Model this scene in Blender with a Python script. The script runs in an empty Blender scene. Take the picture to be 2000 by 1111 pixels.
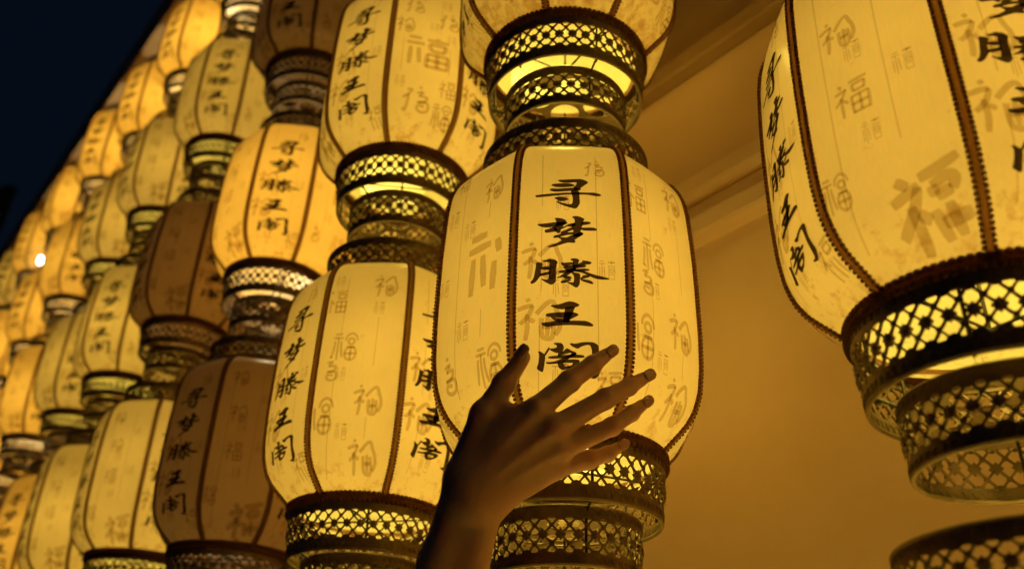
import bpy, bmesh, math, random
import numpy as np
from mathutils import Vector, Matrix

random.seed(7)
scene = bpy.context.scene
col = scene.collection

# ------------------------------------------------------------------ camera
SC = 0.92                                  # metres per unit of the survey
CAM_Z = 1.5
PITCH, ROLL = math.radians(29.27), math.radians(1.865)
fw = Vector((0, math.cos(PITCH), math.sin(PITCH)))
up0 = Vector((0, -math.sin(PITCH), math.cos(PITCH)))
rt0 = Vector((1, 0, 0))
rt = rt0 * math.cos(ROLL) + up0 * math.sin(ROLL)
up = up0 * math.cos(ROLL) - rt0 * math.sin(ROLL)
cd = bpy.data.cameras.new('camera')
cam = bpy.data.objects.new('camera', cd)
col.objects.link(cam)
M = Matrix.Identity(4)
for i, v in enumerate((rt, up, -fw)):
    for j in range(3):
        M[j][i] = v[j]
M.translation = (0, 0, CAM_Z)
cam.matrix_world = M
cd.sensor_width = 36
cd.lens = 1818.6 / 2000 * 36
cd.clip_start = 0.02
cd.clip_end = 400
cd.dof.use_dof = True
cd.dof.focus_distance = 0.90
cd.dof.aperture_fstop = 4.2
cd.dof.aperture_blades = 0
scene.camera = cam

# ------------------------------------------------------------------ night sky, exposure
w = bpy.data.worlds.new('World')
scene.world = w
w.use_nodes = True
bg = w.node_tree.nodes['Background']
bg.inputs['Color'].default_value = (0.0017, 0.0037, 0.0082, 1)
bg.inputs['Strength'].default_value = 1.0
scene.view_settings.view_transform = 'Standard'
scene.view_settings.look = 'None'
scene.view_settings.exposure = 0.0
scene.view_settings.gamma = 1.0
scene.view_settings.use_curve_mapping = False
cy = scene.cycles
cy.max_bounces = 7
cy.diffuse_bounces = 4
cy.glossy_bounces = 3
cy.transmission_bounces = 5
cy.use_denoising = True
cy.caustics_reflective = False
cy.caustics_refractive = False
cy.sample_clamp_indirect = 4.0

# ------------------------------------------------------------------ materials
def new_mat(name):
    m = bpy.data.materials.new(name)
    m.use_nodes = True
    nt = m.node_tree
    nt.nodes.clear()
    return m, nt, nt.nodes, nt.links

def ramp(N, stops):
    r = N.new('ShaderNodeValToRGB')
    e = r.color_ramp.elements
    while len(e) < len(stops):
        e.new(0.5)
    for k, (p, c) in enumerate(stops):
        e[k].position = p
        e[k].color = (*c, 1)
    return r

def solid(name, c1, c2, scale=20, rough=0.6, metal=0.0, bump=0.1, bdist=0.001, coords='Object', sss=0, spec=0.5):
    m, nt, N, L = new_mat(name)
    tc = N.new('ShaderNodeTexCoord')
    nz = N.new('ShaderNodeTexNoise')
    nz.inputs['Scale'].default_value = scale
    nz.inputs['Detail'].default_value = 8
    nz.inputs['Roughness'].default_value = 0.65
    L.new(tc.outputs[coords], nz.inputs['Vector'])
    r = ramp(N, [(0.3, c1), (0.7, c2)])
    L.new(nz.outputs['Fac'], r.inputs['Fac'])
    p = N.new('ShaderNodeBsdfPrincipled')
    L.new(r.outputs['Color'], p.inputs['Base Color'])
    p.inputs['Roughness'].default_value = rough
    p.inputs['Metallic'].default_value = metal
    p.inputs['Specular IOR Level'].default_value = spec
    if sss:
        p.inputs['Subsurface Weight'].default_value = sss
        p.inputs['Subsurface Radius'].default_value = (1.0, 0.35, 0.15)
        p.inputs['Subsurface Scale'].default_value = 0.009
    n2 = N.new('ShaderNodeTexNoise')
    n2.inputs['Scale'].default_value = scale * 6
    n2.inputs['Detail'].default_value = 6
    L.new(tc.outputs[coords], n2.inputs['Vector'])
    b = N.new('ShaderNodeBump')
    b.inputs['Strength'].default_value = bump
    b.inputs['Distance'].default_value = bdist
    L.new(n2.outputs['Fac'], b.inputs['Height'])
    L.new(b.outputs['Normal'], p.inputs['Normal'])
    o = N.new('ShaderNodeOutputMaterial')
    L.new(p.outputs['BSDF'], o.inputs['Surface'])
    return m

def shade_material(name, through, face, stain=(0.42, 0.27, 0.12), refl=0.65, hem_stain=0.17):
    """thin coated cloth: scatters half of the light through, half back; brown water stains near the lower hem"""
    m, nt, N, L = new_mat(name)
    tc = N.new('ShaderNodeTexCoord')
    info = N.new('ShaderNodeObjectInfo')
    add = N.new('ShaderNodeVectorMath'); add.operation = 'MULTIPLY_ADD'
    L.new(info.outputs['Random'], add.inputs[0])
    add.inputs[1].default_value = (9, 17, 5)
    L.new(tc.outputs['Object'], add.inputs[2])
    sep = N.new('ShaderNodeSeparateXYZ')
    L.new(tc.outputs['Object'], sep.inputs[0])
    # weave
    wv = N.new('ShaderNodeTexNoise')
    wv.inputs['Scale'].default_value = 60
    wv.inputs['Detail'].default_value = 4
    mp = N.new('ShaderNodeMapping'); mp.inputs['Scale'].default_value = (14, 14, 1)
    L.new(add.outputs[0], mp.inputs['Vector']); L.new(mp.outputs[0], wv.inputs['Vector'])
    cl = N.new('ShaderNodeTexNoise')
    cl.inputs['Scale'].default_value = 14
    cl.inputs['Detail'].default_value = 5
    L.new(add.outputs[0], cl.inputs['Vector'])
    # blotchy stains, strongest along the lower hem
    st = N.new('ShaderNodeTexNoise')
    st.inputs['Scale'].default_value = 70
    st.inputs['Detail'].default_value = 7
    st.inputs['Roughness'].default_value = 0.7
    L.new(add.outputs[0], st.inputs['Vector'])
    hem = N.new('ShaderNodeMapRange')
    hem.inputs['From Min'].default_value = 0.13
    hem.inputs['From Max'].default_value = 0.05
    hem.inputs['To Min'].default_value = 0.0
    hem.inputs['To Max'].default_value = hem_stain
    L.new(sep.outputs['Z'], hem.inputs['Value'])
    sm = N.new('ShaderNodeMath'); sm.operation = 'ADD'
    L.new(st.outputs['Fac'], sm.inputs[0]); L.new(hem.outputs[0], sm.inputs[1])
    sr = N.new('ShaderNodeMapRange')
    sr.inputs['From Min'].default_value = 0.62
    sr.inputs['From Max'].default_value = 0.80
    L.new(sm.outputs[0], sr.inputs['Value'])
    stm = N.new('ShaderNodeMath'); stm.operation = 'MULTIPLY'; stm.inputs[1].default_value = 0.75
    L.new(sr.outputs[0], stm.inputs[0])
    def tint(c):
        a = ramp(N, [(0.3, tuple(x * 0.90 for x in c)), (0.7, c)])
        L.new(cl.outputs['Fac'], a.inputs['Fac'])
        b = N.new('ShaderNodeMix'); b.data_type = 'RGBA'; b.blend_type = 'MULTIPLY'
        b.inputs['Factor'].default_value = 0.22
        L.new(a.outputs['Color'], b.inputs['A']); L.new(wv.outputs['Color'], b.inputs['B'])
        d = N.new('ShaderNodeMix'); d.data_type = 'RGBA'
        L.new(stm.outputs[0], d.inputs['Factor'])
        L.new(b.outputs['Result'], d.inputs['A'])
        d.inputs['B'].default_value = (*(x * y * 1.2 for x, y in zip(stain, c)), 1)
        return d
    t = N.new('ShaderNodeBsdfTranslucent'); L.new(tint(through).outputs['Result'], t.inputs['Color'])
    df = N.new('ShaderNodeBsdfDiffuse'); L.new(tint(face).outputs['Result'], df.inputs['Color'])
    mx = N.new('ShaderNodeMixShader'); mx.inputs[0].default_value = refl
    L.new(t.outputs[0], mx.inputs[1]); L.new(df.outputs[0], mx.inputs[2])
    g = N.new('ShaderNodeBsdfGlossy'); g.inputs['Roughness'].default_value = 0.22
    fr = N.new('ShaderNodeFresnel'); fr.inputs['IOR'].default_value = 1.42
    fm = N.new('ShaderNodeMath'); fm.operation = 'MINIMUM'; fm.inputs[1].default_value = 0.35
    L.new(fr.outputs[0], fm.inputs[0])
    m2 = N.new('ShaderNodeMixShader')
    L.new(fm.outputs[0], m2.inputs[0]); L.new(mx.outputs[0], m2.inputs[1]); L.new(g.outputs[0], m2.inputs[2])
    o = N.new('ShaderNodeOutputMaterial'); L.new(m2.outputs[0], o.inputs['Surface'])
    return m

def ink_material(name, through, face):
    m, nt, N, L = new_mat(name)
    t = N.new('ShaderNodeBsdfTranslucent'); t.inputs['Color'].default_value = (*through, 1)
    df = N.new('ShaderNodeBsdfDiffuse'); df.inputs['Color'].default_value = (*face, 1)
    tr = N.new('ShaderNodeBsdfTransparent'); tr.inputs['Color'].default_value = (*through, 1)
    a = N.new('ShaderNodeMixShader'); a.inputs[0].default_value = 0.15
    L.new(tr.outputs[0], a.inputs[1]); L.new(df.outputs[0], a.inputs[2])
    o = N.new('ShaderNodeOutputMaterial'); L.new(a.outputs[0], o.inputs['Surface'])
    return m

def add_translucency(m, c, f):
    N, L = m.node_tree.nodes, m.node_tree.links
    p = next(n for n in N if n.type == 'BSDF_PRINCIPLED'); o = next(n for n in N if n.type == 'OUTPUT_MATERIAL')
    t = N.new('ShaderNodeBsdfTranslucent'); t.inputs['Color'].default_value = (*c, 1)
    x = N.new('ShaderNodeMixShader'); x.inputs[0].default_value = f
    L.new(p.outputs[0], x.inputs[1]); L.new(t.outputs[0], x.inputs[2]); L.new(x.outputs[0], o.inputs['Surface'])

MAT = dict(
    shade_cream=shade_material('cream_cloth', (0.93, 0.68, 0.48), (0.93, 0.84, 0.62)),
    shade_amber=shade_material('amber_cloth', (0.95, 0.56, 0.085), (0.90, 0.66, 0.28)),
    shade_stained=shade_material('stained_cream_cloth', (0.93, 0.66, 0.42), (0.93, 0.84, 0.62), refl=0.76, hem_stain=0.30),
    shade_aged=shade_material('brown_cloth', (0.86, 0.54, 0.18), (0.80, 0.54, 0.27)),
    ink=ink_material('black_ink', (0.07, 0.05, 0.035), (0.02, 0.018, 0.016)),
    grey_ink=ink_material('grey_brown_ink', (0.81, 0.74, 0.63), (0.45, 0.38, 0.29)),
    braid=solid('brown_braid', (0.10, 0.050, 0.018), (0.24, 0.125, 0.045), 120, 0.8, 0, 0.3),
    brass=solid('aged_brass', (0.15, 0.10, 0.048), (0.30, 0.20, 0.095), 60, 0.45, 0.35, 0.3),
    wire=solid('dark_wire', (0.03, 0.022, 0.016), (0.07, 0.05, 0.03), 60, 0.5, 0.4, 0.1),
    plaster=solid('ochre_plaster', (0.80, 0.61, 0.44), (0.90, 0.71, 0.53), 4, 0.85, 0, 0.5, 0.0015),
    timber=solid('brown_painted_timber', (0.36, 0.24, 0.12), (0.44, 0.30, 0.16), 7, 0.6, 0, 0.2),
    dark_timber=solid('dark_timber', (0.06, 0.035, 0.022), (0.12, 0.07, 0.04), 9, 0.6, 0, 0.2),
    skin=solid('skin', (0.50, 0.29, 0.22), (0.60, 0.36, 0.28), 45, 0.46, 0, 0.35, 0.0005, sss=0.85, spec=0.45),
    nail=solid('fingernail_polish', (0.42, 0.20, 0.15), (0.48, 0.24, 0.18), 30, 0.12, 0, 0.0),
    stone=solid('grey_stone', (0.34, 0.32, 0.29), (0.44, 0.41, 0.37), 4, 0.8, 0, 0.3, 0.003),
    tile=solid('dark_roof_tile', (0.36, 0.25, 0.14), (0.46, 0.33, 0.20), 12, 0.7, 0, 0.3, 0.003),
    socket=solid('white_plastic', (0.7, 0.68, 0.62), (0.78, 0.75, 0.7), 20, 0.4),
)

_m, _nt, _N, _L = new_mat('lit_bulb')
_e = _N.new('ShaderNodeEmission'); _e.inputs['Color'].default_value = (1.0, 0.93, 0.82, 1); _e.inputs['Strength'].default_value = 18.0
_o = _N.new('ShaderNodeOutputMaterial'); _L.new(_e.outputs[0], _o.inputs['Surface'])
MAT['bulb'] = _m
add_translucency(MAT['braid'], (0.62, 0.34, 0.12), 0.5)

# ------------------------------------------------------------------ helpers
def mesh_obj(name, verts, faces, mat, parent=None, smooth=False):
    me = bpy.data.meshes.new(name)
    me.from_pydata([tuple(v) for v in verts], [], faces)
    me.update()
    if smooth:
        me.polygons.foreach_set('use_smooth', [True] * len(me.polygons))
    if mat:
        me.materials.append(MAT[mat])
    o = bpy.data.objects.new(name, me)
    col.objects.link(o)
    o.parent = parent
    return o

class MB:
    def __init__(s):
        s.v = []; s.f = []
    def add(s, vs, fs):
        k = len(s.v)
        s.v += [tuple(v) for v in vs]
        s.f += [tuple(i + k for i in f) for f in fs]
    def box(s, a, b):
        (x0, y0, z0), (x1, y1, z1) = a, b
        s.add([(x0,y0,z0),(x1,y0,z0),(x1,y1,z0),(x0,y1,z0),(x0,y0,z1),(x1,y0,z1),(x1,y1,z1),(x0,y1,z1)],
              [(0,3,2,1),(4,5,6,7),(0,1,5,4),(1,2,6,5),(2,3,7,6),(3,0,4,7)])
    def lathe(s, prof, n=48, closed=True):
        """prof: (r, z) points; closed loop -> solid ring"""
        k = len(prof)
        vs = [(r * math.cos(2*math.pi*i/n), r * math.sin(2*math.pi*i/n), z) for i in range(n) for r, z in prof]
        fs = []
        for i in range(n):
            j = (i + 1) % n
            for a in range(k if closed else k - 1):
                b = (a + 1) % k
                fs.append((i*k+a, j*k+a, j*k+b, i*k+b))
        s.add(vs, fs)
    def tube(s, pts, r, n=6):
        pts = [Vector(p) for p in pts]
        vs = []
        for i, p in enumerate(pts):
            d = (pts[min(i+1, len(pts)-1)] - pts[max(i-1, 0)]).normalized()
            a = d.cross(Vector((0.31, 0.22, 0.92)))
            if a.length < 0.05:
                a = d.cross(Vector((1, 0, 0)))
            a.normalize(); b = d.cross(a)
            rr = r[i] if isinstance(r, (list, tuple)) else r
            vs += [p + a*rr*math.cos(2*math.pi*k/n) + b*rr*math.sin(2*math.pi*k/n) for k in range(n)]
        fs = [(i*n+k, i*n+(k+1) % n, (i+1)*n+(k+1) % n, (i+1)*n+k) for i in range(len(pts)-1) for k in range(n)]
        fs += [tuple(range(n-1, -1, -1)), tuple((len(pts)-1)*n+k for k in range(n))]
        s.add(vs, fs)
    def bead(s, c, r, sx=1, sz=1):
        # octahedron-like bead with 2 rings
        c = Vector(c); vs = [c + Vector((0, 0, r*sz))]; n = 6
        for lat in (0.5, -0.5):
            for k in range(n):
                a = 2*math.pi*(k + (0.5 if lat < 0 else 0))/n
                vs.append(c + Vector((math.cos(a)*r*0.87*sx, math.sin(a)*r*0.87*sx, lat*r*sz)))
        vs.append(c - Vector((0, 0, r*sz)))
        fs = [(0, 1+k, 1+(k+1) % n) for k in range(n)]
        fs += [(1+k, 7+k, 1+(k+1) % n) for k in range(n)] + [(7+k, 7+(k+1) % n, 1+(k+1) % n) for k in range(n)]
        fs += [(13, 7+(k+1) % n, 7+k) for k in range(n)]
        s.add(vs, fs)
    def mesh(s, name, mat, smooth=False):
        me = bpy.data.meshes.new(name)
        me.from_pydata(s.v, [], s.f)
        me.update()
        if smooth:
            me.polygons.foreach_set('use_smooth', [True] * len(me.polygons))
        me.materials.append(MAT[mat])
        return me
    def build(s, name, mat, parent=None, smooth=False):
        o = bpy.data.objects.new(name, s.mesh(name, mat, smooth))
        col.objects.link(o); o.parent = parent
        return o

def link(name, me, parent=None, rz=0.0, kind=None, loc=None):
    o = bpy.data.objects.new(name, me)
    col.objects.link(o)
    o.parent = parent
    o.rotation_euler = (0, 0, rz)
    if loc: o.location = loc
    if kind: o['kind'] = kind
    return o

def thing(name, label, cat, loc=(0, 0, 0), group=None, rz=0):
    o = bpy.data.objects.new(name, None)
    col.objects.link(o)
    o.location = loc; o.rotation_euler = (0, 0, rz)
    o['label'] = label; o['category'] = cat
    if group: o['group'] = group
    return o

# ------------------------------------------------------------------ setting: pavement, wall, eave
UX = Vector((0.619, -0.785, 0)).normalized()      # along the facade, towards the near right end
NRM = Vector((0.785, 0.619, 0)).normalized()      # into the wall
def fac(o, n0=0.0):
    """put an object modelled in facade coordinates (x along UX, y into the wall, z up) into the world"""
    Mx = Matrix.Identity(4)
    for i, v in enumerate((UX, NRM, Vector((0, 0, 1)))):
        for j in range(3):
            Mx[j][i] = v[j]
    o.matrix_world = Mx
    return o

b = MB(); b.add([(-60, -60, 0), (60, -60, 0), (60, 60, 0), (-60, 60, 0)], [(0, 1, 2, 3)])
pv = b.build('pavement', 'stone'); pv['kind'] = 'structure'

NW = 0.96 * SC          # wall face, distance from the camera along NRM
X0, X1 = -9.0, 2.6
wall = thing('building_wall', 'ochre plaster wall with a stepped moulding behind the hanging lanterns', 'wall')
fac(wall)
zl = CAM_Z
b = MB(); b.box((X0, NW, 0), (X1, NW + 0.2, zl + 0.70)); b.build('plaster_face', 'plaster', wall)
def strip(name, mat, y_out, z0, z1, bev=0.004):
    m_ = MB()
    prof = [(NW + 0.02, z0), (NW - y_out + bev, z0), (NW - y_out, z0 + bev), (NW - y_out, z1 - bev), (NW - y_out + bev, z1), (NW + 0.02, z1)]
    k = len(prof)
    m_.add([(X0, p[0], p[1]) for p in prof] + [(X1, p[0], p[1]) for p in prof],
           [(i, (i + 1) % k, k + (i + 1) % k, k + i) for i in range(k)] + [tuple(range(k - 1, -1, -1)), tuple(range(k, 2 * k))])
    return m_.build(name, mat, wall)
strip('lower_moulding', 'plaster', 0.030, zl + 0.684  , zl + 0.715  )
strip('middle_moulding', 'plaster', 0.016, zl + 0.716  , zl + 0.745  )
strip('upper_moulding', 'plaster', 0.038, zl + 0.746  , zl + 0.776  )
b = MB(); b.box((X0, NW + 0.004, zl + 0.70), (X1, NW + 0.2, zl + 0.99  )); b.build('frieze_board', 'plaster', wall)
strip('frieze_moulding', 'timber', 0.022, zl + 0.991  , zl + 1.023  )
b = MB(); b.box((X0, NW + 0.012, zl + 1.01  ), (X1, NW + 0.2, zl + 2.74)); b.build('upper_board', 'timber', wall)

eave = thing('eave', 'dark timber eave with a long edge beam above the lantern strands', 'eave')
fac(eave)
ZE = zl + 2.79 * SC
YE = 0.60 * SC
b = MB(); b.box((X0 - 3, YE, ZE), (X1, YE + 0.09, ZE + 0.17)); b.build('edge_beam', 'timber', eave)
b = MB(); b.box((X0 - 3, YE + 0.092, ZE + 0.10), (X1, NW + 0.3, ZE + 0.13)); b.build('soffit', 'timber', eave)
rf = MB(); rf.box((-0.03, 0, 0), (0.03, NW - YE - 0.06, 0.07))
rme = rf.mesh('rafter', 'timber')
for i in range(28):
    o = link('rafter', rme, eave, 0, None, (X0 + 0.3 + i * 0.4, YE + 0.093, ZE + 0.028))

# ------------------------------------------------------------------ lantern pieces (metres, z = 0 at the lower rim of the first fretwork band)
PROF = [(.060,.100),(.068,.109),(.080,.122),(.096,.139),(.112,.149),(.132,.1555),(.16,.159),(.20,.1605),(.25,.1605),(.29,.160),(.325,.1585),(.36,.1565),(.384,.153),(.402,.146),(.414,.135),(.423,.121),(.429,.105),(.432,.092)]
PZ = np.array([p[0] for p in PROF]) * SC
PR = np.array([p[1] for p in PROF]) * SC
# smooth the profile a little
_zz = np.linspace(PZ[0], PZ[-1], 200)
_rr = np.interp(_zz, PZ, PR)
for _ in range(6):
    _rr[1:-1] = (_rr[:-2] + 2 * _rr[1:-1] + _rr[2:]) / 4
def RAD(z): return float(np.interp(z, _zz, _rr))
def panel_point(u, z, off=0.0):
    r = RAD(z)
    x = r * (0.9239 + 0.024 * (1 - (u / (0.3827 * r)) ** 2))
    # outward slope
    dz = 0.002
    dr = (RAD(z + dz) - RAD(z - dz)) / (2 * dz)
    nl = math.hypot(1, dr)
    return (x + off / nl, u, z - off * dr / nl)

ROWS = [PZ[0] + (PZ[-1] - PZ[0]) * (0.5 - 0.5 * math.cos(math.pi * i / 34)) for i in range(35)]
NU = 8
pv_ = []; pf_ = []
for z in ROWS:
    r = RAD(z)
    for k in range(NU + 1):
        pv_.append(panel_point(0.3827 * r * (2 * k / NU - 1), z))
for i in range(len(ROWS) - 1):
    for k in range(NU):
        a = i * (NU + 1) + k
        pf_.append((a, a + 1, a + NU + 2, a + NU + 1))
def panel_mesh(mat):
    me = bpy.data.meshes.new('shade_panel')
    me.from_pydata(pv_, [], pf_); me.update()
    me.polygons.foreach_set('use_smooth', [True] * len(me.polygons))
    me.materials.append(MAT[mat])
    return me
PANEL = {'cream': panel_mesh('shade_cream'), 'amber': panel_mesh('shade_amber'), 'aged': panel_mesh('shade_aged'), 'stained': panel_mesh('shade_stained')}

# braid along one seam (at +30 degrees from a panel centre = +x axis here)
b = MB()
zs = []
z = PZ[0]
pts = [(float(_rr[i]), float(_zz[i])) for i in range(0, 200, 4)] + [(float(_rr[-1]), float(_zz[-1]))]
rp = [Vector((r, 0, z)) for r, z in pts]
vs = []; fs = []
for i, p in enumerate(rp):
    d = (rp[min(i + 1, len(rp) - 1)] - rp[max(i - 1, 0)]).normalized()
    nrm = Vector((d.z, 0, -d.x))
    for (t, h) in ((-.0034, -.0010), (-.0028, .0012), (0, .0021), (.0028, .0012), (.0034, -.0010)):
        vs.append(p + nrm * h + Vector((0, t, 0)))
for i in range(len(rp) - 1):
    for k in range(4):
        fs.append((i*5+k, i*5+k+1, i*5+k+6, i*5+k+5))
b.add(vs, fs)
L_ = [0]
for i in range(1, len(rp)): L_.append(L_[-1] + (rp[i] - rp[i-1]).length)
nb = int(L_[-1] / 0.0042)
for k in range(nb):
    s_ = L_[-1] * (k + .5) / nb
    x = float(np.interp(s_, L_, [p.x for p in rp])); zz = float(np.interp(s_, L_, [p.z for p in rp]))
    for t in (-.0036, .0036):
        b.bead((x + 0.0010, t * .95, zz), 0.0020)
BRAID = b.mesh('braid', 'braid', True)

# fuzzy cord ring where cloth meets metal
def cord_ring(r, z, h, n=110):
    m = MB()
    m.lathe([(r - .004, z - h/2), (r + .002, z - h/2), (r + .005, z), (r + .002, z + h/2), (r - .004, z + h/2)], 72)
    for k in range(n):
        a = 2 * math.pi * k / n
        for zz in (z - h*.32, z + h*.32):
            m.bead(((r + .0035) * math.cos(a), (r + .0035) * math.sin(a), zz), 0.0034)
    return m.mesh('cord_ring', 'braid', True)

# pierced brass band: solid rims, diagonal bars, rosettes, scalloped edge
def fretwork(name, r0, r1, z0, z1, n, rim0, rim1, seed=0):
    """r0 at z0 (bottom), r1 at z1 (top)"""
    m = MB(); T = 0.0011
    def R_(z): return r0 + (r1 - r0) * (z - z0) / (z1 - z0)
    def P(a, z, o=0.0):
        r = R_(z) + o
        return Vector((r * math.cos(a), r * math.sin(a), z))
    for (a, c_, lip) in ((z0, z0 + rim0, 0), (z1 - rim1, z1, 1)):
        m.lathe([(R_(a) - T, a), (R_(a) + T, a), (R_(c_) + T, c_), (R_(c_) - T, c_)], 96)
    # rolled edges
    for z in (z0, z1, z0 + rim0, z1 - rim1):
        rr = .0019 if z in (z0, z1) else .0012
        m.lathe([(R_(z) + rr * math.cos(q), z + rr * math.sin(q)) for q in [i * math.pi / 3 for i in range(6)]], 96)
    za, zb = z0 + rim0, z1 - rim1
    zc = (za + zb) / 2
    hh = (zb - za) / 2
    st = 2 * math.pi / n
    rm = R_(zc)
    def strip_(pa, w_=0.0009, t_=0.0009):
        # flat bar following the band
        vs = []
        k = len(pa)
        for i, (a, z) in enumerate(pa):
            a2, z2 = pa[min(i + 1, k - 1)]; a1, z1_ = pa[max(i - 1, 0)]
            dx, dz_ = (a2 - a1) * rm, z2 - z1_
            l = math.hypot(dx, dz_) or 1
            px, pz_ = -dz_ / l * w_, dx / l * w_
            for s1, o in ((1, t_), (-1, t_), (-1, -t_), (1, -t_)):
                vs.append(P(a + s1 * px / rm, z + s1 * pz_, o))
        fs = [(i*4+q, i*4+(q+1) % 4, i*4+4+(q+1) % 4, i*4+4+q) for i in range(k - 1) for q in range(4)]
        m.add(vs, fs)
    for k in range(n):
        a = k * st
        for sg in (1, -1):
            q = hh / (st * rm)          # how many cells a 45 degree line crosses
            reach = min(1.0, 0.98)
            strip_([(a, zc), (a + sg * st * 0.5, zc + hh * 0.5), (a + sg * st * 0.93, zc + hh * 0.96)])
            strip_([(a, zc), (a + sg * st * 0.5, zc - hh * 0.5), (a + sg * st * 0.93, zc - hh * 0.96)])
        # rosette: eight-pointed
        pr_ = 0.0054
        vs = []
        for o in (.0020, -.0015):
            for i in range(16):
                q = pr_ * (1.0 if i % 2 == 0 else 0.70)
                vs.append(P(a + q * math.cos(i * math.pi / 8) / rm, zc + q * math.sin(i * math.pi / 8), o))
        vs.append(P(a, zc, .0032))
        fs = [(i, (i + 1) % 16, 32) for i in range(16)] + [(16 + (i + 1) % 16, 16 + i, i, (i + 1) % 16)[::-1] for i in range(16)] + [tuple(range(31, 15, -1))]
        m.add(vs, fs)
        # crossing knot and scallops
        for (aa, z_, q_) in ((a + st/2, zc + hh * .5, .0026), (a + st/2, zc - hh * .5, .0026)):
            vs = [P(aa + q_ * math.cos(i * math.pi / 3) / rm, z_ + q_ * math.sin(i * math.pi / 3), .0016) for i in range(6)]
            m.add(vs + [P(aa, z_, .0024)], [(i, (i + 1) % 6, 6) for i in range(6)])
        for (zed, s1) in ((zb, -1), (za, 1)):
            arc = [(a + st * (0.0 + 0.36 * math.cos(t)), zed + s1 * 0.24 * hh * math.sin(t)) for t in [math.pi * i / 4 for i in range(5)]]
            vs = []
            for (aa, z_) in arc:
                vs += [P(aa, z_, .0012), P(aa, zed, .0012)]
            m.add(vs, [(2*i, 2*i+1, 2*i+3, 2*i+2) for i in range(4)])
        # embossed scrolls on the rims
        for zmid, hgt in ((z0 + rim0 * .5, rim0), (z1 - rim1 * .5, rim1)):
            if hgt < .006: continue
            for da in (0, .5):
                c_ = a + da * st
                ring = []
                for i in range(7):
                    t = math.pi * i / 6
                    ring.append((c_ + st * .19 * math.cos(t), zmid - hgt * .22 + hgt * .5 * math.sin(t)))
                strip_(ring, .0007, .0019)
    return m.mesh(name, 'brass', False)

T1H = .0645 * SC
BAND_A = fretwork('upper_fretwork_band', .104*SC, .110*SC, 0.0, T1H, 39, .0120, .0125)
BAND_B = fretwork('lower_fretwork_band', .0795*SC, .0815*SC, -.058*SC, -.001*SC, 29, .0095, .0095)
CROWN = fretwork('crown_fretwork', .103*SC, .107*SC, .421*SC, .472*SC, 38, .0090, .0100)
CORD_LOW = cord_ring(.1085*SC, .0665*SC, .013)
CORD_TOP = cord_ring(.093*SC, .431*SC, .009)

# pierced plate with seven round holes inside the lower band
def pierced_plate():
    cu = bpy.data.curves.new('plate', 'CURVE')
    cu.dimensions = '2D'; cu.fill_mode = 'BOTH'; cu.extrude = .0008
    def circ(cx, cy_, r, n):
        s_ = cu.splines.new('POLY'); s_.points.add(n - 1); s_.use_cyclic_u = True
        for i in range(n):
            s_.points[i].co = (cx + r*math.cos(2*math.pi*i/n), cy_ + r*math.sin(2*math.pi*i/n), 0, 1)
    R0 = .078 * SC
    circ(0, 0, R0, 64)
    circ(0, 0, R0 * .25, 28)
    for k in range(6):
        a = k * math.pi / 3
        circ(R0*.64*math.cos(a), R0*.64*math.sin(a), R0*.29, 28)
    o = bpy.data.objects.new('tmp', cu); col.objects.link(o)
    dg = bpy.context.evaluated_depsgraph_get()
    me = bpy.data.meshes.new_from_object(o.evaluated_get(dg))
    bpy.data.objects.remove(o)
    me.materials.clear(); me.materials.append(MAT['brass'])
    me.transform(Matrix.Translation((0, 0, -.012*SC)))
    return me
PLATE = pierced_plate()

# inner wire frame: posts that tie band, plate and next band together
b = MB()
for k in range(6):
    a = math.radians(60 * k + 12)
    b.tube([(.101*SC*math.cos(a), .101*SC*math.sin(a), .064*SC), (.099*SC*math.cos(a), .099*SC*math.sin(a), -.001)], .0016, 5)
for k in range(3):
    a = math.radians(120 * k + 12)
    b.tube([(.101*SC*math.cos(a), .101*SC*math.sin(a), .004), (.078*SC*math.cos(a), .078*SC*math.sin(a), -.006), (.0775*SC*math.cos(a), .0775*SC*math.sin(a), -.053*SC)], .0017, 5)
FRAME = b.mesh('frame_posts', 'wire')
b = MB()
for k in range(2):
    a = math.radians(90 * k + 20)
    b.tube([(-.101*SC*math.cos(a), -.101*SC*math.sin(a), .062*SC), (.101*SC*math.cos(a), .101*SC*math.sin(a), .062*SC)], .0014, 5)
b.tube([(0, 0, .435*SC), (0, 0, .062*SC)], .0016, 6)
for k in range(2):
    a = math.radians(90 * k + 50)
    b.tube([(-.092*SC*math.cos(a), -.092*SC*math.sin(a), .432*SC), (.092*SC*math.cos(a), .092*SC*math.sin(a), .432*SC)], .0016, 5)
SPIDER = b.mesh('inner_frame', 'wire')
b = MB()
b.lathe([(0.001, .395*SC), (.012, .395*SC), (.014, .41*SC), (.014, .43*SC), (0.001, .43*SC)], 20)
SOCKET = b.mesh('lamp_socket', 'socket', False)
b = MB()
b.tube([(0, 0, -.012*SC), (0, 0, -.150*SC)], .0013, 6)
HANGER = b.mesh('hanging_wire', 'wire')

b = MB()
b.lathe([(0.0005, -.016), (.008, -.014), (.0095, -.006), (.0095, .002), (.008, .010), (.006, .020), (0.0005, .021)], 16)
BULB = b.mesh('bare_bulb', 'bulb', True)

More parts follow.
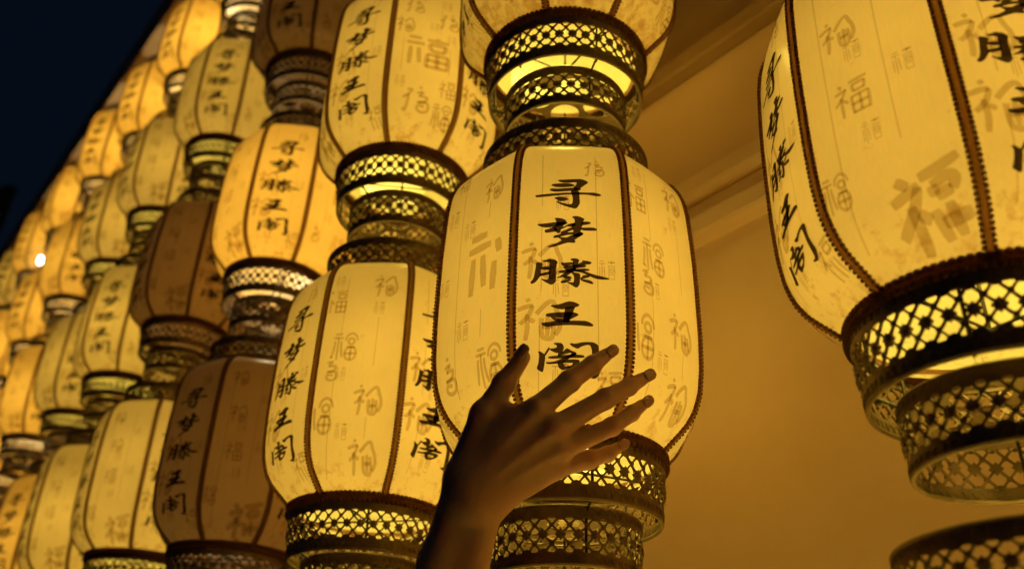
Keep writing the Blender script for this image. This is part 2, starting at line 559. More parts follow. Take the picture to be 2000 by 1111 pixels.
# ------------------------------------------------------------------ printing on the cloth
CHARS = [[[[-134,3198],[-57,3204],[28,3210],[91,3216],[140,3205],[180,3178],[148,3150],[112,3119],[94,3096],[49,3077],[27,3102],[54,3129],[68,3158],[64,3178],[41,3180],[-13,3170],[-57,3169],[-98,3175]],[[-200,3138],[-156,3148],[-84,3155],[-4,3155],[45,3131],[-4,3118],[-75,3110],[-147,3114],[-174,3124]],[[-216,3074],[-191,3085],[-129,3082],[-49,3091],[32,3099],[94,3093],[100,3077],[62,3069],[5,3064],[-58,3060],[-120,3053],[-160,3052],[-191,3061]],[[-361,2994],[-346,3003],[-262,3012],[-173,3022],[-62,3031],[27,3035],[84,3039],[182,3041],[240,3045],[280,3034],[313,3020],[289,3008],[235,3011],[182,3022],[89,3022],[4,3018],[-84,3011],[-217,2994],[-341,2981]],[[5,3070],[62,3069],[89,3038],[82,3009],[88,2932],[88,2904],[61,2849],[39,2840],[-40,2863],[-102,2892],[-155,2927],[-93,2906],[-40,2887],[4,2886],[21,2902],[26,2952],[22,2996],[9,3024]],[[-171,2965],[-129,2978],[-84,2980],[-40,2967],[-20,2952],[-49,2942],[-84,2930],[-137,2933],[-120,2946]]],[[[-338,2643],[-258,2646],[-145,2664],[-50,2667],[-32,2657],[-76,2636],[-154,2614],[-214,2608],[-266,2607],[-306,2621]],[[-161,2716],[-102,2712],[-54,2691],[-50,2667],[-76,2636],[-89,2599],[-106,2573],[-110,2542],[-127,2537],[-153,2557],[-167,2593],[-167,2614],[-141,2640],[-141,2682]],[[-255,2571],[-223,2578],[-171,2606],[-136,2583],[-153,2557],[-196,2550],[-248,2543],[-257,2555]],[[-102,2591],[-50,2620],[-15,2644],[42,2659],[42,2633],[3,2616],[-41,2621],[-76,2594]],[[12,2733],[55,2742],[99,2730],[136,2708],[120,2688],[116,2641],[102,2609],[89,2552],[115,2542],[121,2527],[84,2505],[24,2493],[28,2550],[28,2586],[7,2611],[11,2643],[42,2659],[44,2696],[33,2717]],[[112,2672],[146,2677],[177,2675],[199,2667],[185,2655],[107,2635]],[[94,2599],[176,2605],[237,2606],[263,2583],[219,2577],[132,2574],[98,2586]],[[-101,2547],[-41,2574],[7,2601],[33,2586],[-6,2569],[-41,2551],[-28,2538],[28,2544],[28,2526],[-41,2517],[-93,2501],[-127,2485],[-166,2480],[-172,2490],[-149,2506],[-110,2516],[-93,2532]],[[-127,2490],[-93,2480],[-37,2479],[2,2505],[41,2519],[89,2546],[121,2527],[84,2500],[28,2457],[41,2442],[38,2424],[-28,2430],[-84,2409],[-161,2378],[-238,2369],[-187,2391],[-127,2419],[-84,2450],[-110,2475]]],[[[-336,2195],[-296,2191],[-276,2176],[-289,2144],[-297,2110],[-298,2085],[-290,2061],[-310,2027],[-343,1979],[-368,1962],[-385,1963],[-387,1976],[-364,2004],[-352,2043],[-345,2096],[-337,2145]],[[-279,2206],[-236,2222],[-207,2231],[-164,2227],[-130,2198],[-147,2163],[-151,2095],[-148,2022],[-154,1973],[-188,1944],[-238,1973],[-293,2012],[-251,1998],[-217,2000],[-209,2041],[-210,2109],[-206,2158],[-204,2198],[-241,2205]],[[-295,2137],[-244,2144],[-202,2138],[-202,2119],[-252,2112],[-295,2125]],[[-298,2064],[-252,2078],[-201,2090],[-201,2065],[-252,2053],[-302,2044]],[[-5,2229],[18,2240],[57,2238],[78,2224],[61,2177],[43,2147],[22,2146],[18,2176],[27,2210],[6,2225]],[[-98,2191],[-62,2186],[22,2198],[27,2181],[-28,2165],[-41,2147],[-62,2149],[-83,2169]],[[56,2172],[99,2193],[120,2206],[108,2218],[150,2215],[188,2207],[199,2197],[184,2186],[137,2180],[77,2158],[48,2147]],[[-79,2139],[-41,2150],[27,2166],[56,2162],[141,2170],[145,2153],[86,2141],[39,2127],[-16,2091],[-41,2096],[-45,2115]],[[-123,2090],[-92,2100],[-41,2110],[5,2114],[86,2121],[124,2129],[166,2122],[183,2114],[128,2106],[43,2100],[-16,2082],[-83,2078],[-113,2080]],[[-16,2101],[27,2141],[52,2127],[1,2082],[-41,2047],[-92,2029],[-142,2018],[-100,2039],[-62,2071]],[[35,2098],[64,2113],[123,2101],[187,2074],[254,2054],[317,2043],[376,2028],[338,2021],[270,2020],[220,2032],[169,2059],[111,2086],[69,2094]],[[1,2085],[43,2078],[81,2070],[85,2051],[81,2007],[80,1959],[63,1925],[44,1919],[13,1942],[-41,1975],[1,1966],[26,1967],[34,1996],[35,2034],[26,2058]],[[-87,2039],[-41,2040],[-3,2031],[3,2014],[-24,2009],[-58,2018]],[[-98,1974],[-75,1993],[9,2002],[-41,1977],[-66,1965],[-91,1965]],[[85,2017],[119,2037],[110,2047],[161,2056],[186,2045],[140,2028],[97,2011]],[[89,2005],[139,2004],[190,1992],[213,1969],[206,1962],[168,1972],[118,1989]]],[[[-198,1720],[-140,1723],[-91,1737],[-45,1756],[-12,1764],[34,1756],[75,1734],[75,1727],[42,1710],[-41,1690],[-90,1685],[-132,1691],[-165,1704]],[[-53,1699],[38,1710],[21,1677],[15,1650],[-4,1605],[-16,1576],[-14,1552],[-53,1547],[-69,1551],[-69,1595],[-59,1644],[-53,1676]],[[-240,1616],[-226,1632],[-164,1641],[-57,1648],[17,1652],[75,1629],[33,1606],[-16,1576],[-49,1595],[-123,1599],[-180,1601],[-213,1605]],[[-197,1603],[-172,1592],[-123,1583],[-61,1584],[-16,1576],[-16,1557],[-139,1550],[-147,1563]],[[-282,1533],[-245,1539],[-188,1545],[-139,1559],[-16,1559],[83,1562],[140,1561],[177,1547],[208,1523],[197,1515],[156,1516],[83,1522],[1,1523],[-81,1518],[-163,1511],[-212,1502],[-253,1508]]],[[[-304,1258],[-273,1244],[-245,1222],[-242,1196],[-249,1140],[-258,1079],[-266,1073],[-309,1099],[-309,1109],[-296,1148],[-289,1204],[-289,1228]],[[-249,1220],[-209,1286],[-205,1292],[-201,1280],[-237,1220]],[[-165,1333],[-121,1337],[-88,1333],[-72,1309],[-71,1281],[-87,1253],[-91,1217],[-119,1212],[-112,1245],[-144,1248],[-177,1264],[-201,1278],[-161,1280],[-128,1292],[-125,1311],[-141,1326]],[[-87,1249],[-55,1265],[-51,1277],[-31,1283],[2,1262],[42,1249],[50,1236],[26,1223],[-6,1218],[10,1243],[-6,1250],[-55,1237],[-87,1225]],[[-216,1200],[-176,1208],[-119,1214],[-38,1222],[75,1226],[132,1216],[103,1205],[43,1204],[-38,1200],[-119,1195],[-184,1193]],[[-231,1155],[-191,1154],[-143,1162],[-78,1189],[-6,1222],[18,1239],[50,1236],[26,1219],[-38,1186],[-70,1165],[-126,1151],[-191,1144],[-219,1147]],[[-122,1157],[-78,1157],[-62,1122],[-57,1118],[3,1127],[-13,1103],[-45,1102],[-77,1091],[-110,1113]],[[-78,1169],[-22,1180],[35,1183],[83,1177],[63,1152],[35,1128],[-5,1111],[-37,1110],[3,1127],[23,1143],[19,1159],[-38,1158],[-74,1155]],[[-11,1337],[38,1328],[103,1346],[172,1351],[217,1347],[253,1323],[255,1287],[249,1207],[262,1128],[272,1098],[262,1061],[231,1031],[207,1027],[145,1050],[198,1048],[210,1070],[205,1165],[200,1277],[184,1324],[164,1332],[123,1324],[82,1305],[62,1288],[9,1313]]]]
def poly_to_panel(polys, off0, cell=0.009):
    """flat outlines in panel coordinates (u, z) -> thin sheet that follows the panel"""
    bm = bmesh.new()
    for i, P in enumerate(polys):
        vs = [bm.verts.new((u, z, off0 + i * 0.00003)) for u, z in P]
        try:
            f = bm.faces.new(vs)
        except ValueError:
            continue
    bmesh.ops.triangulate(bm, faces=bm.faces[:], quad_method='BEAUTY', ngon_method='EAR_CLIP')
    us = [v.co.x for v in bm.verts]; zz = [v.co.y for v in bm.verts]
    q = math.floor(min(us) / cell) * cell
    while q < max(us):
        bmesh.ops.bisect_plane(bm, geom=bm.verts[:] + bm.edges[:] + bm.faces[:], plane_co=(q, 0, 0), plane_no=(1, 0, 0)); q += cell
    q = math.floor(min(zz) / cell) * cell
    while q < max(zz):
        bmesh.ops.bisect_plane(bm, geom=bm.verts[:] + bm.edges[:] + bm.faces[:], plane_co=(0, q, 0), plane_no=(0, 1, 0)); q += cell
    for v in bm.verts:
        v.co = panel_point(v.co.x, v.co.y, v.co.z)
    return bm
def bm_mesh(bm, name, mat):
    me = bpy.data.meshes.new(name); bm.to_mesh(me); bm.free()
    me.materials.append(MAT[mat])
    return me
CALLI = []
for ch in CHARS:
    def rnd(P, n=1):
        for _ in range(n):      # soften corners slightly
            Q = []
            for i in range(len(P)):
                a, c_ = P[i], P[(i + 1) % len(P)]
                Q += [(a[0]*.8 + c_[0]*.2, a[1]*.8 + c_[1]*.2), (a[0]*.2 + c_[0]*.8, a[1]*.2 + c_[1]*.8)]
            P = Q
        return P
    def fat(P, d):
        n = len(P)
        A = sum(P[i][0]*P[(i+1) % n][1] - P[(i+1) % n][0]*P[i][1] for i in range(n))
        sg = 1 if A > 0 else -1
        Q = []
        for i in range(n):
            (x0, y0), (x1, y1), (x2, y2) = P[i-1], P[i], P[(i+1) % n]
            nx, ny = (y2 - y0), -(x2 - x0)
            l_ = math.hypot(nx, ny) or 1
            Q.append((x1 + sg*d*nx/l_, y1 + sg*d*ny/l_))
        return Q
    polys = [fat(rnd([(u * 1e-4, z * 1e-4) for u, z in P]), .0005) for P in ch]
    CALLI.append(bm_mesh(poly_to_panel(polys, 0.0007), 'calligraphy_character', 'ink'))

def stroke(pts, w_, taper=0.5):
    """polyline with width -> outline polygon"""
    n = len(pts)
    L0, R0 = [], []
    for i, (x, y) in enumerate(pts):
        x2, y2 = pts[min(i + 1, n - 1)]; x1, y1 = pts[max(i - 1, 0)]
        dx, dy = x2 - x1, y2 - y1
        l = math.hypot(dx, dy) or 1
        t = i / (n - 1)
        ww = w_ * (1 - taper * abs(2 * t - 1) ** 3) * 0.5
        L0.append((x - dy / l * ww, y + dx / l * ww)); R0.append((x + dy / l * ww, y - dx / l * ww))
    return L0 + R0[::-1]
def smooth_line(P, n=4):
    """Catmull-Rom"""
    out = []
    Q = [P[0]] + list(P) + [P[-1]]
    for i in range(1, len(Q) - 2):
        p0, p1, p2, p3 = Q[i-1:i+3]
        for k in range(n):
            t = k / n
            out.append(tuple(0.5 * (2*p1[j] + (p2[j]-p0[j])*t + (2*p0[j]-5*p1[j]+4*p2[j]-p3[j])*t*t + (3*p1[j]-p0[j]-3*p2[j]+p3[j])*t**3) for j in (0, 1)))
    out.append(P[-1])
    return out
circ_ = lambda cx, cy_, rx, ry, n=12: [(cx + rx*math.cos(2*math.pi*i/n), cy_ + ry*math.sin(2*math.pi*i/n)) for i in range(n + 1)]
# the character for good fortune in several hands; unit square, y up
FU = {
 'regular': (0.085, False, [[(.16,.98),(.25,.88)],[(.04,.75),(.38,.80)],[(.36,.80),(.22,.58),(.02,.40)],[(.20,.60),(.20,.0)],[(.24,.52),(.38,.38)],
     [(.46,.94),(.97,.97)],[(.54,.84),(.90,.85)],[(.90,.85),(.86,.63)],[(.54,.84),(.56,.63)],[(.56,.64),(.87,.65)],
     [(.48,.50),(.96,.52)],[(.48,.50),(.50,.0)],[(.96,.52),(.94,.0)],[(.50,.03),(.94,.04)],[(.72,.50),(.72,.04)],[(.49,.27),(.94,.28)]]),
 'brush': (0.125, True, [[(.14,.92),(.28,.80)],[(.02,.64),(.20,.70),(.42,.78)],[(.40,.76),(.26,.50),(.0,.24)],[(.24,.56),(.25,.30),(.22,.02)],[(.30,.46),(.42,.34)],
     [(.44,.86),(.66,.90),(.98,1.0)],[(.56,.72),(.58,.58)],[(.56,.72),(.80,.78),(.86,.72),(.80,.60)],[(.58,.58),(.80,.62)],[(.50,.44),(.54,.10)],[(.50,.44),(.76,.52),(.96,.46),(.90,.10)],[(.54,.10),(.90,.14)],[(.70,.48),(.71,.12)],[(.54,.28),(.92,.32)]]),
 'seal': (0.075, True, [[(.08,.97),(.36,.97)],[(.02,.83),(.42,.83)],[(.22,.83),(.22,.0)],[(.10,.72),(.08,.4),(.02,.1)],[(.34,.72),(.36,.4),(.42,.1)],
     [(.50,.72),(.55,.90),(.73,1.0),(.91,.90),(.97,.72)],circ_(.73,.70,.12,.11),[(.56,.48),(.90,.48)],circ_(.73,.24,.22,.24),[(.73,.48),(.73,.0)],[(.51,.24),(.95,.24)]]),
 'running': (0.095, True, [[(.22,1.0),(.27,.92)],[(.0,.72),(.20,.80),(.36,.83)],[(.36,.83),(.24,.55),(.06,.38)],[(.22,.62),(.24,.3),(.20,.0)],[(.28,.5),(.40,.42)],
     [(.44,.62),(.66,.86),(.82,.92),(.90,.72),(.97,.55),(.98,.30),(.88,.12)],[(.56,.52),(.56,.20),(.62,.06),(.80,.06),(.84,.30),(.80,.50)],[(.70,.56),(.70,.10)],[(.58,.30),(.82,.32)]]),
 'cursive': (0.085, True, [[(.60,1.0),(.68,.92)],[(.20,.80),(.36,.84),(.24,.6),(.08,.46)],[(.26,.62),(.24,.3),(.18,.0),(.10,.08)],[(.52,.72),(.74,.78),(.60,.60)],
     [(.60,.58),(.86,.60),(.82,.42),(.58,.36)],[(.56,.34),(.90,.36),(.92,.10),(.74,.02),(.58,.10),(.60,.24),(.80,.22)]]),
 'clerical': (0.10, False, [[(.04,.92),(.34,.92)],[(.0,.74),(.42,.75)],[(.10,.62),(.08,.08)],[(.28,.62),(.32,.15)],
     [(.72,1.0),(.73,.95)],[(.48,.90),(1.0,.90)],[(.54,.78),(.94,.78)],[(.54,.78),(.58,.58)],[(.94,.78),(.90,.58)],[(.58,.58),(.90,.58)],
     [(.50,.46),(1.0,.46)],[(.50,.46),(.48,.06)],[(1.0,.46),(1.0,.06)],[(.48,.08),(.98,.08)],[(.74,.46),(.74,.08)],[(.49,.27),(.98,.27)]]),
 'stamp': (0.05, False, [[(.08,.97),(.34,.97)],[(.02,.84),(.40,.84)],[(.21,.84),(.21,.0)],[(.09,.7),(.07,.12)],[(.33,.7),(.36,.12)],
     [(.55,.95),(.95,.88)],[(.55,.88),(.95,.95)],[(.75,1.0),(.75,.80)],[(.56,.72),(.94,.72),(.94,.60),(.56,.60),(.56,.72)],[(.52,.50),(.98,.50)],[(.64,.50),(.60,.42)],[(.86,.50),(.90,.42)],[(.52,.38),(.98,.38)],[(.58,.28),(.92,.28),(.90,.04),(.60,.04),(.58,.28)]]),
}
def place_fu(style, u, z, h, asp=0.82, tilt=0.0):
    w_, sm, S = FU[style]
    out = []
    for P in S:
        if sm: P = smooth_line(P)
        elif len(P) == 2: P = [P[0], ((P[0][0]+P[1][0])/2, (P[0][1]+P[1][1])/2), P[1]]
        o_ = stroke(P, w_ * 1.2, 0.25 if len(P) < 20 else 0)
        q = []
        for x, y in o_:
            X, Y = (x - .5) * asp * h, (y - .5) * h
            q.append((u + X * math.cos(tilt) - Y * math.sin(tilt), z + X * math.sin(tilt) + Y * math.cos(tilt)))
        out.append(q)
    return out
def vline(u, z0, z1, w_=0.0009):
    return [(u - w_/2, z0), (u + w_/2, z0), (u + w_/2, z1), (u - w_/2, z1)]
# layouts: items (style, u, z, height, aspect) and rules (u, z0, z1); panel spans u +-0.07, z 0.07..0.385
LAY = [
 # background of the lettered panels
 ([('running',-.036,.222,.044,.95),('running',-.038,.158,.046,.95),('stamp',-.012,.192,.023,.8),('stamp',.044,.212,.023,.8),('stamp',-.010,.290,.020,.8),('stamp',-.012,.105,.022,.8),('regular',.045,.095,.030,.9),('cursive',.030,.335,.022,1.1)],
  [(-.036,.285,.352),(.032,.10,.350),(-.036,.185,.262),(-.037,.09,.15)]),
 # large bold left radical, small marks
 ([('clerical',.040,.235,.085,.95),('running',.030,.325,.034,.8),('stamp',-.046,.310,.024,.8),('stamp',-.008,.283,.024,.8),('stamp',-.010,.165,.024,.8),('stamp',-.052,.225,.022,.8),('cursive',-.045,.125,.040,1.0),('seal',.035,.120,.040,.9),('regular',-.030,.352,.022,.9)],
  [(-.022,.10,.345),(.030,.286,.306),(.024,.150,.180)]),
 ([('running',.028,.335,.036,.9),('regular',-.050,.310,.036,.8),('stamp',.022,.300,.020,.8),('seal',-.026,.243,.040,.9),('stamp',-.028,.205,.020,.8),('running',.020,.170,.042,.9),('seal',-.054,.150,.048,.8),('stamp',-.016,.130,.022,.8),('cursive',-.052,.212,.036,1.0),('running',.018,.102,.040,.9),('stamp',-.048,.340,.018,.8)],
  [(-.034,.260,.345),(.024,.215,.285),(-.036,.080,.195),(.021,.122,.148)]),
 ([('seal',-.018,.345,.030,.9),('stamp',.036,.325,.020,.8),('cursive',-.030,.312,.034,1.0),('cursive',.040,.290,.038,1.0),('clerical',.002,.215,.070,1.0),('stamp',.012,.270,.020,.8),('stamp',.048,.250,.020,.8),('running',-.046,.265,.034,.9),('cursive',-.012,.125,.044,1.1),('regular',.046,.150,.034,.85),('seal',.040,.105,.036,.9),('stamp',-.045,.150,.022,.8)],
  [(.024,.255,.350),(-.046,.170,.235),(.046,.175,.230)]),
 ([('running',-.022,.272,.034,.9),('stamp',-.010,.248,.020,.8),('regular',-.018,.205,.034,.9),('stamp',-.006,.168,.020,.8),('stamp',.034,.215,.022,.8),('brush',.026,.098,.056,1.0),('running',-.030,.335,.030,.9),('stamp',.030,.300,.020,.8),('seal',-.050,.130,.030,.8)],
  [(-.040,.085,.345),(.018,.150,.345)]),
]
PRINT = []
for items, rules in LAY:
    polys = []
    for (st, u, z, h, asp) in items:
        polys += place_fu(st, u * .80, z, h * .94, asp)
    for r_ in rules:
        polys.append(vline(r_[0] * .80, r_[1], r_[2]))
    def inside(P):
        c_ = sum(p[0] for p in P) / len(P)
        return True
    # keep each stroke on its panel
    ok = []
    for P in polys:
        zc = sum(p[1] for p in P) / len(P)
        lim = RAD(max(PZ[0], min(PZ[-1], zc))) * .3827 - .003
        if all(abs(p[0]) < lim for p in P) and min(p[1] for p in P) > PZ[0] + .004 and max(p[1] for p in P) < PZ[-1] - .004:
            ok.append(P)
    PRINT.append(bm_mesh(poly_to_panel(ok, 0.0003, 0.012), 'printed_pattern', 'grey_ink'))

# ------------------------------------------------------------------ lanterns
STRAND = {0: (0.394,0.680,0.291), -1: (0.710,0.283,0.303), 1: (.065,1.0,.265), 2: (-.195,1.324,.286), 3: (-.511,1.776,.326), 4: (-.849,2.207,.403), 5: (-1.164,2.62,.426),
          6: (-1.466,3.024,.461), 7: (-1.782,3.388,.497), 8: (-2.09,3.78,.475), 9: (-2.40,4.17,.465), 10: (-2.71,4.56,.455), 11: (-3.02,4.95,.445)}
PERIOD = .5788
LIT = {'stained': ((1.0, 0.76, 0.112), 1.0), 'cream': ((1.0, 0.76, 0.112), 1.0), 'amber': ((1.0, 0.86, 0.48), 1.5), 'aged': ((1.0, 0.70, 0.25), 1.0)}
def make_lantern(k, row, label, yaw, lit=1.0, kind='cream', lay=(1, 2, 3, 4), dz=0.0, bulb=None, group='lanterns hung in strands along the wall'):
    x, y, z0 = STRAND[k]
    pos = Vector((x * SC, y * SC, (z0 + row * PERIOD + dz) * SC + CAM_Z))
    face = math.atan2(-y, -x)
    t = thing('lantern', label, 'lantern', pos, group)
    tl = .35 if k < 3 else 1.3                  # none hangs perfectly plumb
    t.rotation_euler = (math.radians(random.uniform(-tl, tl)), math.radians(random.uniform(-tl, tl)), face + math.radians(yaw))
    for p in range(8):
        a = p * math.pi / 4
        pn = link('shade_panel', PANEL[kind], t, a)
        if p % 2 == 0:
            pr = link('printed_pattern', PRINT[0], pn, 0, 'stuff')
            for c_ in CALLI:
                link('calligraphy_character', c_, pn, 0, 'stuff')
        else:
            link('printed_pattern', PRINT[lay[p // 2]], pn, 0, 'stuff')
        link('braid', BRAID, t, a + math.pi / 8, 'stuff')
    link('upper_cord', CORD_TOP, t, 0, 'stuff')
    link('lower_cord', CORD_LOW, t, 0, 'stuff')
    j = random.uniform(0, 0.3)
    link('crown', CROWN, t, j, 'stuff')
    link('upper_band', BAND_A, t, j + .04, 'stuff')
    link('lower_band', BAND_B, t, j + .1, 'stuff')
    link('pierced_plate', PLATE, t, j)
    link('frame_posts', FRAME, t, j, 'stuff')
    link('inner_frame', SPIDER, t, j, 'stuff')
    link('lamp_socket', SOCKET, t, 0)
    link('hanging_wire', HANGER, t, j, 'stuff')
    if lit > 0:
        spots = (.150, .295) if k < 5 else (.220,)
        for zc in spots:
            ld = bpy.data.lights.new('lamp_light', 'POINT')
            ld.energy = POWER * lit * LIT[kind][1] * 2 / len(spots)
            ld.color = LIT[kind][0]
            ld.shadow_soft_size = 0.028
            lo = bpy.data.objects.new('lamp_light', ld)
            col.objects.link(lo); lo.parent = t; lo.location = (0.012, 0, zc * SC)
    if bulb:
        link('bare_bulb', BULB, t, 0, None, bulb)
        q_ = MB(); bx, by, bz = bulb; f2 = .1 / math.hypot(bx, by)
        q_.tube([(bx, by, bz + .018), (bx * .97, by * .97, bz + .15), (bx * .8, by * .8, .36), (bx * f2, by * f2, .425)], .0016, 5)
        q_.build('bulb_cord', 'wire', t)
    return t
POWER = 0.97
make_lantern(0, 0, 'large bright yellow lantern close up at the right edge of the picture', 29, 1.0, lay=(2, 3, 2, 4))
make_lantern(0, -1, 'lantern of which only the pierced brass crown shows, lower right corner', 10, 1.3, dz=-.012)
make_lantern(1, -1, 'unseen lantern added in the strand below the one behind the hand', 35, 1.3)  # out of view, added to light the wall and arm from below
make_lantern(1, 0, 'bright yellow lantern behind the hand, lettered panel facing forward', 2.4, 1.0, lay=(2, 3, 4, 1))
make_lantern(1, 1, 'yellow lantern with stained hem, directly above the one behind the hand', 10, 1.0, 'stained', lay=(3, 2, 4, 2))
make_lantern(2, 0, 'bright yellow lantern left of the wrist, pattern panel facing forward', 32, 1.0, lay=(4, 1, 3, 2))
make_lantern(2, 1, 'yellow lantern with a large grey fortune sign, upper middle, left of the stained one', 51.5, 1.0, lay=(2, 1, 4, 3))
make_lantern(3, 0, 'unlit brown lantern, faint glow added, with dark lettering at the bottom, beside the lantern left of the wrist', -48.5, .12, lay=(4, 1, 2, 2), kind='aged')  # weak lamp added inside this unlit lantern to lift its cloth
make_lantern(3, 1, 'amber lantern with lettering facing forward and pale white fretwork below', -11.5, .9, 'amber')
make_lantern(3, 2, 'unlit brown lantern, faint glow added, at the top edge, left of the large fortune sign lantern', -30, .10, kind='aged')  # unlit lantern; faint lamp added within to brighten the cloth
make_lantern(4, 0, 'yellow lantern cut by the bottom edge, just left of the unlit bottom lantern', 14, .8, lay=(1, 3, 2, 4))
make_lantern(4, 1, 'unlit dark brown lantern, faint glow added, in mid picture, just left of the amber lettered lantern', 17.5, .16, kind='aged')  # faint lamp added inside, though this lantern is unlit
make_lantern(4, 2, 'dim greenish yellow lantern directly above the dark brown unlit one', -20, .66)
make_lantern(4, 3, 'lantern cut by the top edge showing only white lit fretwork', 15, .9, 'amber')
make_lantern(5, 0, 'yellow lantern at the bottom edge, second from the left corner', 12, .75)
make_lantern(5, 1, 'yellow lantern with lettered left panel, left of and below the dark unlit one', -35, .75)
make_lantern(5, 2, 'dim yellow lantern, lower left neighbour of the greenish one', 20, .66)
make_lantern(5, 3, 'glowing orange lantern highest on the left under the eave beam', 30, 1.0, 'amber')
make_lantern(6, 0, 'orange lantern cut by the bottom left corner', 40, .6, 'amber')
make_lantern(6, 1, 'yellow lantern with lettering near the left edge, above the bottom pair', -15, .65)
make_lantern(6, 2, 'yellow lantern with a faint seal on its front, left third of the picture', 30, .68)
make_lantern(6, 3, 'orange lantern under the eave beam, second from the top left', 35, .9, 'amber')
make_lantern(7, 1, 'orange lettered lantern at the left edge with white fretwork below', 0, .7, 'amber')
make_lantern(7, 2, 'orange lettered lantern right of a small white point of light', -10, .65, 'amber')
make_lantern(7, 3, 'orange lantern under the eave beam, third from the top left', 45, .85, 'amber')
make_lantern(8, 1, 'small orange lantern at the far left edge, low in its strand', 20, .8, 'amber')
make_lantern(8, 2, 'small orange lantern behind the lettered ones at far left', 33, .75, 'amber')
make_lantern(8, 3, 'orange lantern under the eave beam, fourth from the top left', 12, .8, 'amber')
make_lantern(9, 1, 'tiny orange lantern cut by the left edge, low in its strand', 50, .8, 'amber')
make_lantern(9, 2, 'tiny orange lantern at the left edge above the low one', 5, .75, 'amber')
make_lantern(9, 3, 'small orange lantern with a bare white bulb beside it, under the eave beam', 28, .7, 'amber', bulb=(.155, -.115, .07))
make_lantern(10, 2, 'tiny yellow lantern cut by the left edge, second row from the eave', 15, .6)
make_lantern(10, 3, 'tiny yellow lantern under the eave beam, sixth from the top left', 40, .6)
make_lantern(11, 3, 'farthest tiny yellow lantern under the eave beam, by the left edge', 22, .6)
make_lantern(0, 1, 'unseen lantern added in the strand above the large one at the right edge', 12, .8)  # out of view, added to brighten the upper wall
make_lantern(-1, 0, 'unseen lantern added along the wall beyond the right edge', 30, 1.2)  # out of view, added as extra light for the wall
make_lantern(-1, -1, 'unseen lower lantern added beyond the right edge', 5, 1.3)  # out of view, added to raise the light on the right of the wall
make_lantern(0, -2, 'unseen lowest lantern added to the strand at the right edge', 25, 1.3, dz=-.012)  # out of view, added to light the bottom of the wall
make_lantern(1, -2, 'unseen lowest lantern added to the strand behind the hand', 15, 1.3)  # out of view, added to fill the lower wall with light


# ------------------------------------------------------------------ the reaching arm
J = dict(
wr=(-0.0281,0.7659,1.7186),
fa=(-0.0410,0.7793,1.6681),
fb=(-0.0515,0.7931,1.6148),
el=(-0.0682,0.8195,1.5310),
ib=(-0.0341,0.7637,1.7369),
mb=(-0.0262,0.7627,1.7325),
rb=(-0.0183,0.7651,1.7282),
lb=(-0.0105,0.7690,1.7253),
i0=(0.0238,0.7525,1.7978),
i1=(0.0534,0.7580,1.8289),
i2=(0.0747,0.7652,1.8487),
i3=(0.0890,0.7711,1.8627),
m0=(0.0400,0.7558,1.7837),
m1=(0.0855,0.7650,1.8164),
m2=(0.1085,0.7781,1.8340),
m3=(0.1246,0.7866,1.8473),
r0=(0.0450,0.7655,1.7685),
r1=(0.0924,0.7749,1.7946),
r2=(0.1111,0.7860,1.8116),
r3=(0.1231,0.7930,1.8237),
l0=(0.0422,0.7769,1.7563),
l1=(0.0724,0.7876,1.7678),
l2=(0.0900,0.7984,1.7772),
l3=(0.1010,0.8049,1.7861),
t0=(-0.0356,0.7683,1.7450),
t1=(-0.0202,0.7587,1.7949),
t2=(-0.0039,0.7561,1.8241),
t3=(0.0116,0.7519,1.8479),
th=(-0.0022,0.7639,1.7732),
)
J = {k: np.array(v) for k, v in J.items()}
PRIMS = []      # (a, b, ra, rb, k)
def cone(a, b_, ra, rb, k): PRIMS.append((np.array(a, float), np.array(b_, float), ra, rb, k))
view = np.array([0, -0.90, -0.43])           # towards the viewer: the back of the hand
lat = J['lb'] - J['ib']; lat = lat / np.linalg.norm(lat)
for s_ in (-1, 1):      # forearm is wider than thick
    o_ = lat * 0.0105 * s_
    cone(J['wr'] + o_, J['fa'] + o_ * 1.1, .0165, .0172, .010)
    cone(J['fa'] + o_ * 1.1, J['fb'] + o_ * 1.25, .0172, .0225, .010)
    cone(J['fb'] + o_ * 1.25, J['el'] + o_ * 1.3, .0225, .030, .010)
for b_, m_, ra, rb in (('ib','i0',.0150,.0118),('mb','m0',.0150,.0115),('rb','r0',.0148,.0110),('lb','l0',.0150,.0105)):
    cone(J['wr'], J[b_], .018, ra, .010)
    cone(J[b_], J[m_], ra, rb, .009)
for f_, r0, r1, r2, r3 in (('i',.0112,.0096,.0083,.0062),('m',.0108,.0089,.0078,.0060),('r',.0098,.0080,.0071,.0056),('l',.0096,.0080,.0069,.0053)):
    p = [J[f_ + str(i)] for i in range(4)]
    cone(p[0], p[1], r0, r1, .0035)
    cone(p[1], p[2], r1 * .99, r2, .0035)
    cone(p[2], p[3], r2 * .99, r3, .0030)
    cone(p[1], p[1] + view * .0006, r1 * 1.01, r1 * 1.01, .003)      # knuckles
    cone(p[2], p[2] + view * .0004, r2 * 1.0, r2 * 1.0, .003)
    cone(p[0] + view * .0034, p[0] + view * .0036, r0 * .90, r0 * .90, .005)
cone(J['t0'], J['t1'], .0158, .0122, .010)
cone(J['t1'], J['t2'], .0114, .0098, .005)
cone(J['t2'], J['t3'], .0100, .0072, .004)
cone(J['t2'], J['t2'] + view * .0005, .0102, .0102, .003)
cone(J['t1'], J['t1'] + view * .001, .0124, .0124, .005)
cone(J['th'], (J['i0'] + J['t1']) / 2, .0140, .0075, .012)           # web between thumb and index
cone(J['wr'] * .5 + J['th'] * .5, J['th'], .015, .0135, .012)
for m_ in 'imr':        # tendons on the back of the hand
    a = J[m_ + 'b'] + view * .0138; c_ = J[m_ + '0'] + view * .0108
    cone(a, c_, .0020, .0024, .0040)
